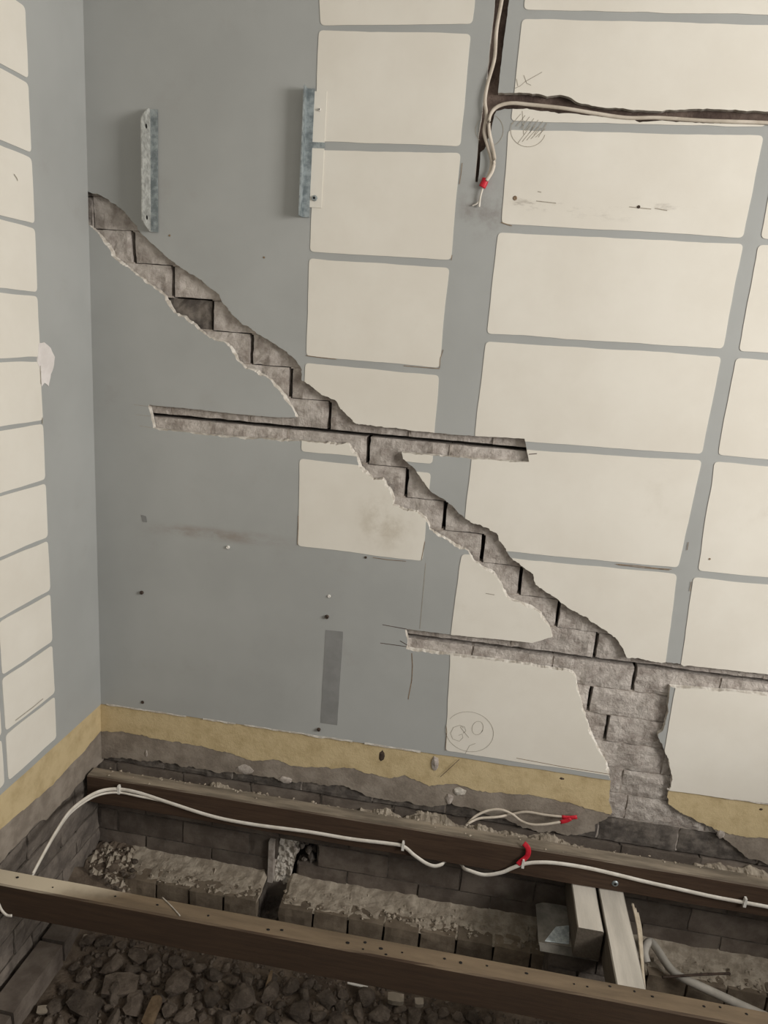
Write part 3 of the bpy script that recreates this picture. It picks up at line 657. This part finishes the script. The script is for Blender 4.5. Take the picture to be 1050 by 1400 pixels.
# mortar squeezed along the gap between joist and wall
V = []; n, m = 520, 6
for i in range(n + 1):
    x = 0.05 + 2.45 * i / n
    k = noise.noise(Vector((x * 3.1, 4, 1))) * .7 + noise.noise(Vector((x * 11, 2, 8))) * .6 + (0.30 if 0.9 < x < 1.62 else 0.08 if x > 1.95 else -0.25)
    top = -0.050 + 0.034 * max(0.0, min(1.0, k * 1.8)) + .007 * noise.noise(Vector((x * 60, 0, 3)))
    for j in range(m + 1):
        y = 0.016 - 0.056 * j / m; a = j / m
        V.append((x + .003 * noise.noise(Vector((x * 90, y * 90, 2))), y, top - 0.030 * a ** 1.6 + .007 * noise.noise(Vector((x * 75, y * 75, 6))) + .004 * noise.noise(Vector((x * 190, y * 190, 9)))))
put('mortar_squeeze', V, [(i * (m + 1) + j, i * (m + 1) + j + 1, (i + 1) * (m + 1) + j + 1, (i + 1) * (m + 1) + j) for i in range(n) for j in range(m)], 'mortar_dust', wb)

# ------------------------------------------------------------------ bearers, pier and sheet cap
def bearer(name, x0, x1, y0, y1, z0, z1, label):
    t_ = empty(name, (x0, y0, z0)); tag(t_, label, 'bearer', 'timber bearers')
    n = 14; V = []; Fc = []
    for i in range(n + 1):
        y = y0 + (y1 - y0) * i / n
        for q, (x, z) in enumerate(((x0, z0), (x1, z0), (x1, z1 - .003), (x1 - .003, z1), (x0 + .003, z1), (x0, z1 - .003))):
            V.append((x + .001 * noise.noise(Vector((y * 9, q, 3))), y, z + .001 * noise.noise(Vector((y * 9, q, 8)))))
    for i in range(n):
        for q in range(6): Fc.append((i * 6 + q, i * 6 + (q + 1) % 6, (i + 1) * 6 + (q + 1) % 6, (i + 1) * 6 + q))
    Fc += [tuple(range(6)), tuple(n * 6 + q for q in range(6))]
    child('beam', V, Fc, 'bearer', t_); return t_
tb = bearer('timber_bearer', 1.658, 1.732, -0.95, -0.012, -0.2, -0.1015, 'long dusty timber bearer running under both joists, with light painted into its pale top')
ts = bearer('timber_bearer', 1.578, 1.650, -0.263, -0.012, -0.2, -0.1015, 'short cut-off timber bearer on the sheet metal cap beside the long one')
pier = empty('brick_pier', (1.61, -0.12, -0.49)); tag(pier, 'squat brick pier under the sheet metal cap and bearers', 'pier')
for lv in range(4):
    z = -0.205 - 0.086 * (lv + 0.5)
    for (a, b) in (((1.525, 1.605), (1.611, 1.715)) if lv % 2 else ((1.525, 1.655), (1.661, 1.715))):
        me = brick_mesh(b - a, 0.080, 0.10, rng.random() * 40, 0.002, 5, 3, 'brick_left')
        o = link_mesh('brick', me, pier, ((a + b) / 2, -0.225, z)); o.matrix_parent_inverse = Matrix.Translation(-pier.location)
mb = MB(); mb.box(1.529, 1.711, -0.215, -0.13, -0.55, -0.207); o = mb.build('mortar', 'mortar_dark', pier); o.matrix_parent_inverse = Matrix.Translation(-pier.location)
cap = empty('termite_cap', (1.49, -0.23, -0.205)); tag(cap, 'bent galvanised sheet cap sticking out left of the bearers on the pier', 'metal cap')
x0, x1, y0, y1, z = 1.486, 1.76, -0.233, -0.076, -0.2025
V = []; Fc = []
nu, nv = 14, 10
for j in range(nv + 1):
    for i in range(nu + 1):
        u = x0 + (x1 - x0) * i / nu; v = y0 + (y1 - y0) * j / nv
        e = min((u - x0) / 0.03, 1); V.append((u, v, z - 0.0 + 0.0012 * noise.noise(Vector((u * 20, v * 20, 2))) * e - 0.012 * (1 - e) ** 2))
for j in range(nv):
    for i in range(nu): Fc.append((j * (nu + 1) + i, j * (nu + 1) + i + 1, (j + 1) * (nu + 1) + i + 1, (j + 1) * (nu + 1) + i))
o = child('sheet', V, Fc, 'galvanised_dull', cap); sm = o.modifiers.new('thick', 'SOLIDIFY'); sm.thickness = 0.0012; sm.offset = -1
# folded-up torn corner and the turned-down front lip
a = on(745, 1287, 'z', -0.200); b = on(778, 1291, 'z', -0.200); c_ = on(778, 1266, 'z', -0.185); d_ = on(760, 1268, 'z', -0.187)
V = [a, b, c_, d_]; V += [q + Vector((0, 0.0015, 0.0015)) for q in V]
child('folded_corner', V, [(0, 1, 2, 3), (7, 6, 5, 4), (0, 4, 5, 1), (1, 5, 6, 2), (2, 6, 7, 3), (3, 7, 4, 0)], 'galvanised', cap)
V = [(x0, y0, z), (1.655, y0, z), (1.655, y0 - .010, z - .020), (x0 + .004, y0 - .010, z - .020)]; V = [(q[0], q[1], q[2] - .0008) for q in V] + [(q[0], q[1] + .0015, q[2] - .001) for q in V]
child('front_lip', V, [(0, 1, 2, 3), (7, 6, 5, 4), (0, 4, 5, 1), (1, 5, 6, 2), (2, 6, 7, 3), (3, 7, 4, 0)], 'galvanised_dull', cap)

# ------------------------------------------------------------------ cables
def cable_parts(root, *objs):
    for o in objs: o.parent = root; o.matrix_parent_inverse = Matrix.Translation(-root.location)
def clip(p, parent, along=(1, 0, 0)):
    x, y, z = p; mb = MB(); mb.box(x - .004, x + .004, y - .006, y + .004, z - .012, z + .012); mb.box(x - .003, x + .003, y - .007, y + .004, z + .010, z + .018)
    o = mb.build('cable_clip', 'white_plastic'); cable_parts(parent, o); return o
yj = -0.107
main = empty('power_cable', tuple(on(163, 1079, 'y', yj))); tag(main, 'long white cable clipped along the rear joist and drooping to the front joist', 'cable')
pts = []
dz = [(45, 1195, -0.517), (62, 1163, -0.44), (78, 1135, -0.36), (96, 1109, -0.27), (120, 1090, -0.18), (140, 1081, -0.13), (163, 1079, yj)]
for px, py, y in dz: pts.append(on(px, py, 'y', y))
for px, py in ((190, 1084), (230, 1097), (290, 1116), (345, 1127), (420, 1137), (480, 1147), (530, 1153), (551, 1157), (566, 1169), (582, 1180), (594, 1184)): pts.append(on(px, py, 'y', yj))
xa, xb = on(603, 1184, 'y', -.1).x, on(635, 1188, 'y', -.1).x
pts += [Vector((xa + .002, -.098, -.109)), Vector((xa + .012, -.080, -.110)), Vector(((xa + xb) / 2, -.072, -.110)), Vector((xb - .012, -.080, -.110)), Vector((xb - .002, -.098, -.110))]
for px, py in ((641, 1190), (662, 1196), (685, 1193), (702, 1186), (717, 1181), (735, 1179), (760, 1180), (800, 1186), (840, 1195), (885, 1206), (930, 1216), (975, 1226), (1018, 1234), (1050, 1240), (1130, 1256), (1300, 1291), (1500, 1332)): pts.append(on(px, py, 'y', yj))
cable_parts(main, sweep('cable_sheath', pts, .0066, .0036, 'white_cable', side=(0, 0, 1)))
cable_parts(main, sweep('cable_sheath', [p + Vector((0, -.003, -.0105 * min(1.0, .35 + .13 * k))) for k, p in enumerate(pts[:8])] + [p + Vector((0, .003, -.004)) for p in pts[8:11]], .0038, .003, 'white_cable', side=(0, 0, 1)))
for px, py in ((163, 1080), (551, 1157), (715, 1181), (1018, 1234)): clip(on(px, py, 'y', yj), main)
tp = [on(*q, 'y', y) for q, y in (((716, 1153), -0.099), ((722, 1160), -0.106), ((721, 1170), -0.107), ((712, 1178), -0.109), ((708, 1182), -0.110))]
cable_parts(main, sweep('red_tape', tp, .008, .0012, 'red_tape', side=(1, 0, 0.3), sub=4))
# small cable end at the far left, before the front joist
lc = [on(*q, 'y', -0.585) for q in ((-14, 1222), (-4, 1232), (2, 1244), (9, 1251), (16, 1252))]
o = sweep('cable_offcut', lc, .004, .003, 'white_cable', side=(0, 0, 1)); tag(o, 'curled white cable end against the front joist at the far left', 'cable')
# two taped tails lying on the wall side of the rear joist
def tail(ptsxy, label, tape):
    P = [on(px, py, 'y', y) for px, py, y in ptsxy]; r = empty('cable_tail', tuple(P[0])); tag(r, label, 'cable', 'taped cable tails behind the rear joist')
    cable_parts(r, sweep('cable_sheath', P, .0042, .003, 'old_cable', side=(0, 0, 1)))
    T = [on(px, py, 'y', y) for px, py, y in tape]; cable_parts(r, sweep('red_tape', T, .007, .004, 'red_tape', side=(0, 0, 1), sub=3))
    return T
T = tail([(637, 1129, -.06), (650, 1116, -.045), (668, 1108, -.035), (685, 1107, -.030), (700, 1113, -.030), (712, 1122, -.03), (726, 1127, -.035), (745, 1127, -.035), (770, 1123, -.03)], 'lower of two white cable tails looping above the rear joist to red tape', [(766, 1124, -.03), (775, 1122, -.03), (780, 1119, -.03)])
T = tail([(640, 1126, -.065), (655, 1119, -.05), (680, 1117, -.04), (700, 1113, -.012), (720, 1110, -.010), (745, 1114, -.010), (773, 1117, -.010)], 'upper of two white cable tails looping above the rear joist to red tape', [(768, 1117, -.010), (778, 1118, -.010), (789, 1117, -.010)])
# cables in the wall chases
cb = -0.004
k1 = empty('wall_cable', tuple(on(686, 0, 'y', cb))); tag(k1, 'white cable hanging down the vertical wall chase to a red-taped stripped end', 'cable')
P = [on(px, py, 'y', y) for px, py, y in ((695, -60, .004), (686, 0, .003), (679, 40, .002), (676, 80, 0), (667, 113, -.006), (663, 137, -.008), (665, 158, -.010), (662, 180, -.008), (667, 200, -.008), (672, 219, -.008), (670, 235, -.008), (662, 252, -.008))]
cable_parts(k1, sweep('cable_sheath', P, .0045, .003, 'old_cable', side=(1, 0, 0)), sweep('red_tape', [on(664, 244, 'y', -.009), on(662, 250, 'y', -.0095), on(659, 256, 'y', -.009)], .009, .006, 'red_tape', side=(1, 0, 0), sub=3),
            sweep('bare_core', [on(661, 254, 'y', -.008), on(657, 268, 'y', -.008), on(655, 283, 'y', -.006)], .0025, .0022, 'white_cable', side=(1, 0, 0)), sweep('bare_core', [on(655, 275, 'y', -.006), on(651, 279, 'y', -.006), on(646, 281, 'y', -.004)], .0018, .0018, 'white_cable', side=(1, 0, 0)))
k2 = empty('wall_cable', tuple(on(1050, 168, 'y', cb))); tag(k2, 'white cable running along the horizontal wall chase and bending down', 'cable')
P = [on(px, py, 'y', y) for px, py, y in ((1490, 194, 0), (1180, 176, -.002), (1050, 168, -.003), (964, 165, -.003), (900, 161, -.002), (857, 161, -.002), (814, 155, -.003), (771, 148, -.004), (724, 143, -.004), (700, 141, -.006), (684, 144, -.008), (674, 151, -.011), (669, 163, -.016), (669, 180, -.014), (673, 200, -.012), (676, 218, -.012), (673, 234, -.012), (665, 247, -.014))]
cable_parts(k2, sweep('cable_sheath', P, .0045, .003, 'old_cable', side=(0, 0, 1)))

# ------------------------------------------------------------------ galvanised angle brackets
def bracket(wall_x, leg_dir, z0, z1, flange, leg, label, mats, trim):
    r = empty('angle_bracket', (wall_x, 0, z0)); tag(r, label, 'bracket', 'galvanised angle brackets on the back wall')
    th = 0.0028
    mb = MB(); a, b = sorted((wall_x, wall_x + flange)); mb.box(a, b, -0.0046 - 0.0001, -0.0018, z0, z1)
    o = mb.build('wall_flange', mats[0]); cable_parts(r, o)
    n = 26; V = []; Fc = []
    for i in range(n + 1):
        f = i / n; z = z0 + (z1 - z0) * f; ext = leg
        if trim: ext = leg * min(1.0, 0.22 + f / 0.07 * .78, 0.22 + (1 - f) / 0.09 * .78) + 0.002 * noise.noise(Vector((z * 40, 2, 5)))
        for x_, y_ in ((wall_x, -0.0018), (wall_x, -0.0018 - ext), (wall_x + th, -0.0018 - ext), (wall_x + th, -0.0018)): V.append((x_, y_, z))
    for i in range(n):
        for q in range(4): Fc.append((i * 4 + q, i * 4 + (q + 1) % 4, (i + 1) * 4 + (q + 1) % 4, (i + 1) * 4 + q))
    Fc += [(0, 1, 2, 3), (n * 4, n * 4 + 1, n * 4 + 2, n * 4 + 3)]
    o = put('standing_leg', V, Fc, mats[1]); cable_parts(r, o)
    return r, th
br, th = bracket(0.187, 1, 1.704, 2.016, 0.023, 0.052, 'mortar-caked galvanised angle bracket on the grey wall above the crack', ('galvanised', 'galvanised_mortared'), True)
for zz in (1.738, 1.968):
    V, Fc = disc((0.187 + th + .0002, -0.028, zz), 0.006, (1, 0, 0), 10, h=.0006); o = put('bolt_hole', V, Fc, 'black'); cable_parts(br, o)
br, th = bracket(0.6215, 1, 1.764, 2.078, 0.022, 0.032, 'clean galvanised angle bracket overlapping the edge of the cream panels', ('galvanised', 'galvanised'), False)
mb = MB(); mb.box(0.642, 0.677, -0.0040, -0.0016, 1.9365, 1.951); cable_parts(br, mb.build('strap_tab', 'galvanised'))
mb = MB(); mb.box(0.6435, 0.676, -0.0034, -0.0016, 1.951, 2.072); mb.box(0.6435, 0.676, -0.0034, -0.0016, 1.79, 1.9365); o = mb.build('painted_flange', 'cream'); cable_parts(br, o); o['label'] = 'flange painted over in cream'
for px, py, rr in ((430, 271, .008), (437, 150, .004)):
    q = on(px, py, 'y', -.004); V, Fc = disc(q, rr, (0, -1, 0), 8, h=.005); cable_parts(br, put('screw_head', V, Fc, 'galvanised' if rr > .005 else 'white_plastic'))
    V, Fc = disc(q + Vector((0, -.005, 0)), rr * .45, (0, -1, 0), 6, h=.0008); cable_parts(br, put('screw_recess', V, Fc, 'black'))

# ------------------------------------------------------------------ conduit, rod, splinters under the floor
zc_ = -0.325
P = [on(884, 1315, 'z', -.338), on(881, 1302, 'z', zc_ + .004), on(884, 1291, 'z', zc_ + .012), on(890, 1288, 'z', zc_ + .012), on(897, 1296, 'z', zc_ + .01), on(908, 1313, 'z', zc_ + .006), on(920, 1328, 'z', zc_), on(935, 1338, 'z', zc_), on(965, 1352, 'z', zc_), on(1008, 1372, 'z', zc_), on(1060, 1396, 'z', zc_), on(1130, 1432, 'z', zc_)]
cr_ = empty('bent_conduit', tuple(P[3])); tag(cr_, 'pale grey bent conduit lying on the footing ledge right of the bearers', 'conduit')
cable_parts(cr_, sweep('pipe', P, .0125, .0125, 'conduit_grey', seg=12))
d0 = (P[0] - P[1]).normalized(); V, Fc = disc(P[0] + d0 * .0006, 0.0098, d0, 12, h=.0006); cable_parts(cr_, put('pipe_bore', V, Fc, 'black'))
P = [on(905, 1336, 'z', -.318), on(935, 1334, 'z', -.306), on(965, 1332, 'z', -.306), on(998, 1331, 'z', -.312)]
o = sweep('iron_rod', P, .0036, .0036, 'rust_iron'); tag(o, 'thin rusty rod lying across the grey conduit', 'rod')
labels = ('white splintery strip leaning on the long bearer, the one nearest it', 'white splintery strip in the middle of three beside the long bearer', 'white splintery strip farthest right of three beside the long bearer')
for k in range(3):
    a = Vector((1.757 + .006 * k, -.115 - .012 * k, -.118 - .004 * k)); b = Vector((1.742 + .005 * k, -.40 + .03 * k, -.150 - .004 * k)); m_ = (a + b) / 2 + Vector((.004, 0, .004 - .003 * k))
    o = sweep('timber_strip', [a, a.lerp(m_, .5) + Vector((.003, 0, 0)), m_, b], .0040 - .0006 * k, .0016, 'splinter', side=(1, .25, 0), seg=6); tag(o, labels[k], 'strip', 'strips beside the bearer')

# ------------------------------------------------------------------ rubble
def rock(seed, flat, n=2):
    bm = bmesh.new(); bmesh.ops.create_icosphere(bm, subdivisions=n, radius=1.0); r_ = random.Random(seed)
    planes = [(Vector((r_.gauss(0, 1), r_.gauss(0, 1), r_.gauss(0, 1))).normalized(), r_.uniform(.5, .85)) for _ in range(12)]
    for v in bm.verts:
        d = v.co.normalized(); k = 1.0
        for nn, h in planes:
            c = d.dot(nn)
            if c > 0: k = min(k, h / c)
        k *= 1 + 0.22 * noise.noise(d * 3.5 + Vector((seed, 0, 0))); v.co = Vector((d.x * k, d.y * k * .85, d.z * k * flat))
    me = bpy.data.meshes.new('soil_clod'); bm.to_mesh(me); bm.free(); me.materials.append(MAT['clod']); return me
rocks = [rock(s, f) for s, f in ((1, .7), (2, .6), (3, .8), (4, .5), (5, .65), (6, .75), (7, .45), (8, .7))]
placed = []
def try_place(x, y, s, tries=1):
    for (a, b, c) in placed:
        if (a - x) ** 2 + (b - y) ** 2 < (0.72 * (c + s)) ** 2: return False
    placed.append((x, y, s)); return True
GRP = 'clods of dry soil and rubble on the ground'
count = 0; guard = 0
def clod(x, y, s, z=None, label='dry lump of soil and rubble on the ground under the joists', grp=GRP):
    o = link_mesh('soil_clod', rng.choice(rocks), None, (x, y, (ground_z(x, y) if z is None else z) + s * 0.22), (rng.uniform(-.3, .3), rng.uniform(-.3, .3), rng.uniform(0, 6.28)), (s, s * rng.uniform(.8, 1.1), s * rng.uniform(.8, 1.1)))
    tag(o, label, 'clod', grp); return o
sizes = sorted([rng.uniform(.013, .024) for _ in range(150)] + [rng.uniform(.024, .042) for _ in range(42)] + [.062, .056, .05, .048, .046], reverse=True)
for s in sizes:
    for _ in range(200):
        px, py = rng.uniform(-10, 760), rng.uniform(1262, 1400)
        if py < 1262 + px * 0.205: continue
        q = on(px, py, 'z', -.47)
        if q.y > -0.16 or q.x < 0.11: continue
        if try_place(q.x, q.y, s):
            kind_ = 'large' if s > .038 else 'fist-sized' if s > .023 else 'small'
            clod(q.x, q.y, s, None, {'large': 'large angular clod among the rubble under the front joist', 'fist-sized': 'medium clod of dry soil among the rubble under the front joist', 'small': 'small crumb of dry soil among the rubble under the front joist'}[kind_], {'large': 'large clods', 'fist-sized': 'medium clods', 'small': 'small clods'}[kind_] + ' on the ground'); count += 1; break
# crumbs on the ledge end by the corner, in the gap and in the hole
for (px, py, s, lab) in [(160 - 40 * k / 12 + rng.uniform(-18, 60), 1185 + rng.uniform(-12, 24), rng.uniform(.009, .018), 'c') for k in range(70)]:
    q = on(px, py, 'z', -.35)
    if q.x < .03 or q.y > -.02: continue
    if try_place(q.x, q.y, s): clod(q.x, q.y, s, max(ground_z(q.x, q.y), -.352 if q.y > -.118 else -9, -0.338 - 0.10 * max(0.0, q.x - 0.10) / 0.16 - 0.12 * max(0.0, -0.09 - q.y) / 0.12), 'small lump of crumbled mortar heaped in the wall corner', 'mortar crumbs in the wall corner')
for (px, py, s) in ((362, 1214, .017), (350, 1222, .010), (356, 1232, .012), (372, 1226, .010), (344, 1236, .010), (366, 1240, .011)):
    q = on(px, py, 'z', -.43); clod(q.x, q.y, s, -.455, 'small lump lying in the gap of the brick ledge', 'lumps in the ledge gap')
gp = bed('mortar_bed', 0.60, 0.672, -0.16, 0.05, -0.455, 0.02, 5.5, 'mortar_dark')
for k in range(34):
    left = k < 12; z = rng.uniform(-.375, -.212) if left else rng.uniform(-.29, -.215); x = (rng.uniform(.628, .70) - (z + .21) * -.14 if left else rng.uniform(.70, .752)); s = rng.uniform(.009, .02)
    me = rocks[k % 8].copy(); me.materials.clear(); me.materials.append(MAT['mortar_white' if left and k % 3 else ('mortar' if left else 'brick_dark')])
    link_mesh('rubble_fill', me, wb, (x, rng.uniform(.02, .05), z), (rng.uniform(0, 3), rng.uniform(0, 3), rng.uniform(0, 3)), (s, s, s))
V = []; n, m = 14, 34
for j in range(m + 1):
    for i in range(n + 1):
        z = -.212 - .17 * j / m; x = .632 - (-.212 - z) * .16 + .068 * i / n
        V.append((x, .036 - .022 * j / m + .012 * noise.noise(Vector((x * 60, z * 60, 3))) + .007 * noise.noise(Vector((x * 140, z * 140, 7))), z))
put('rubble_fill', V, [(j * (n + 1) + i, j * (n + 1) + i + 1, (j + 1) * (n + 1) + i + 1, (j + 1) * (n + 1) + i) for j in range(m) for i in range(n)], 'mortar_white', wb)
mb = MB(); mb.box(.600, .618, -.006, .05, -.375, -.213); o = mb.build('broken_brick', 'mortar', wb)
def heap_z(x, y):
    return -0.338 - 0.10 * max(0.0, x - 0.10) / 0.16 - 0.12 * max(0.0, -0.09 - y) / 0.12 + 0.012 * noise.noise(Vector((x * 30, y * 30, 2))) + 0.007 * noise.noise(Vector((x * 80, y * 80, 5)))
V = []; n, m = 44, 40
for j in range(m + 1):
    for i in range(n + 1):
        x, y = -0.014 + 0.27 * i / n, -0.24 + 0.25 * j / m; V.append((x, y, heap_z(x, y)))
put('rubble_heap', V, [(j * (n + 1) + i, j * (n + 1) + i + 1, (j + 1) * (n + 1) + i + 1, (j + 1) * (n + 1) + i) for j in range(m) for i in range(n)], 'soil', ground)
crumbs('heap_crumbs', 0.0, 0.20, -0.20, -0.01, heap_z, 260, 0.022, 'mortar_dust', ground)
# fine gravel everywhere else
gr = MB()
for k in range(5200):
    x = rng.uniform(0.1, 2.2); y = rng.uniform(-0.85, -0.13); s = rng.choice((.003, .004, .005, .007, .009)); z = ground_z(x, y) + s * .3
    o6 = [(x + s * a * rng.uniform(.6, 1.3), y + s * b * rng.uniform(.6, 1.3), z + s * c * rng.uniform(.5, 1.1)) for a, b, c in ((1, 0, 0), (-1, 0, 0), (0, 1, 0), (0, -1, 0), (0, 0, 1), (0, 0, -1))]
    gr.add(o6, [(0, 2, 4), (2, 1, 4), (1, 3, 4), (3, 0, 4), (2, 0, 5), (1, 2, 5), (3, 1, 5), (0, 3, 5)])
o = gr.build('gravel', 'clod', ground); o['kind'] = 'stuff'
# single finds on the soil
def slab_piece(name, px, py, w, l, h, rz, mat, label, cat, tilt=(0, 0), z=-.455):
    q = on(px, py, 'z', z); n = 10; r_ = random.Random(px)
    out = [(w * math.cos(2 * math.pi * k / n) * (1 if n else 1), l * math.sin(2 * math.pi * k / n)) for k in range(n)]
    out = [(max(-w * .8, min(w * .8, a * r_.uniform(1.0, 1.25))), max(-l * .85, min(l * .85, b * r_.uniform(1.0, 1.25)))) for a, b in out]
    V = [(a, b, h * (.5 + .2 * r_.random())) for a, b in out] + [(a * .95, b * .95, -h * .5) for a, b in out]
    Fc = [tuple(range(n)), tuple(range(2 * n - 1, n - 1, -1))] + [(k, (k + 1) % n, n + (k + 1) % n, n + k) for k in range(n)]
    o = put(name, V, Fc, mat); o.location = (q.x, q.y, max(ground_z(q.x, q.y) + h * .4, z)); o.rotation_euler = (tilt[0], tilt[1], rz); tag(o, label, cat); return o
slab_piece('pale_chip', 58, 1381, .018, .014, .006, .4, 'pale_stone', 'pale pointed chip on the soil at the lower left corner', 'chip', (.2, .1))
slab_piece('pale_stone', 119, 1293, .016, .013, .016, .2, 'pale_stone', 'small pale square stone just under the front joist at left', 'stone')
slab_piece('cracked_slab', 165, 1348, .062, .040, .018, .3, 'clod', 'broad cracked slab of dried soil left of the timber offcut', 'soil slab', (.1, .05))
slab_piece('cracked_slab', 115, 1375, .058, .036, .016, -.2, 'clod', 'broad flat slab of dried soil near the pale pointed chip', 'soil slab', (.05, .1))
slab_piece('mortar_piece', 541, 1366, .030, .018, .014, .1, 'pale_stone', 'pale broken mortar slab under the middle of the front joist', 'mortar piece')
slab_piece('mortar_piece', 573, 1371, .016, .014, .012, .2, 'pale_stone', 'small pale mortar piece beside the larger broken slab', 'mortar piece')
slab_piece('timber_offcut', 208, 1384, .020, .050, .018, .05, 'offcut', 'short brown timber offcut lying in the rubble at lower left', 'offcut', (.1, 0))
slab_piece('timber_offcut', 367, 1345, .007, .045, .010, .05, 'offcut', 'thin stick lying upright in the rubble below the front joist', 'offcut', (.1, 0))
slab_piece('plastic_strip', 489, 1347, .040, .004, .003, -.02, 'white_plastic', 'thin white strip peeping out below the front joist', 'strip')
print('clods', count)
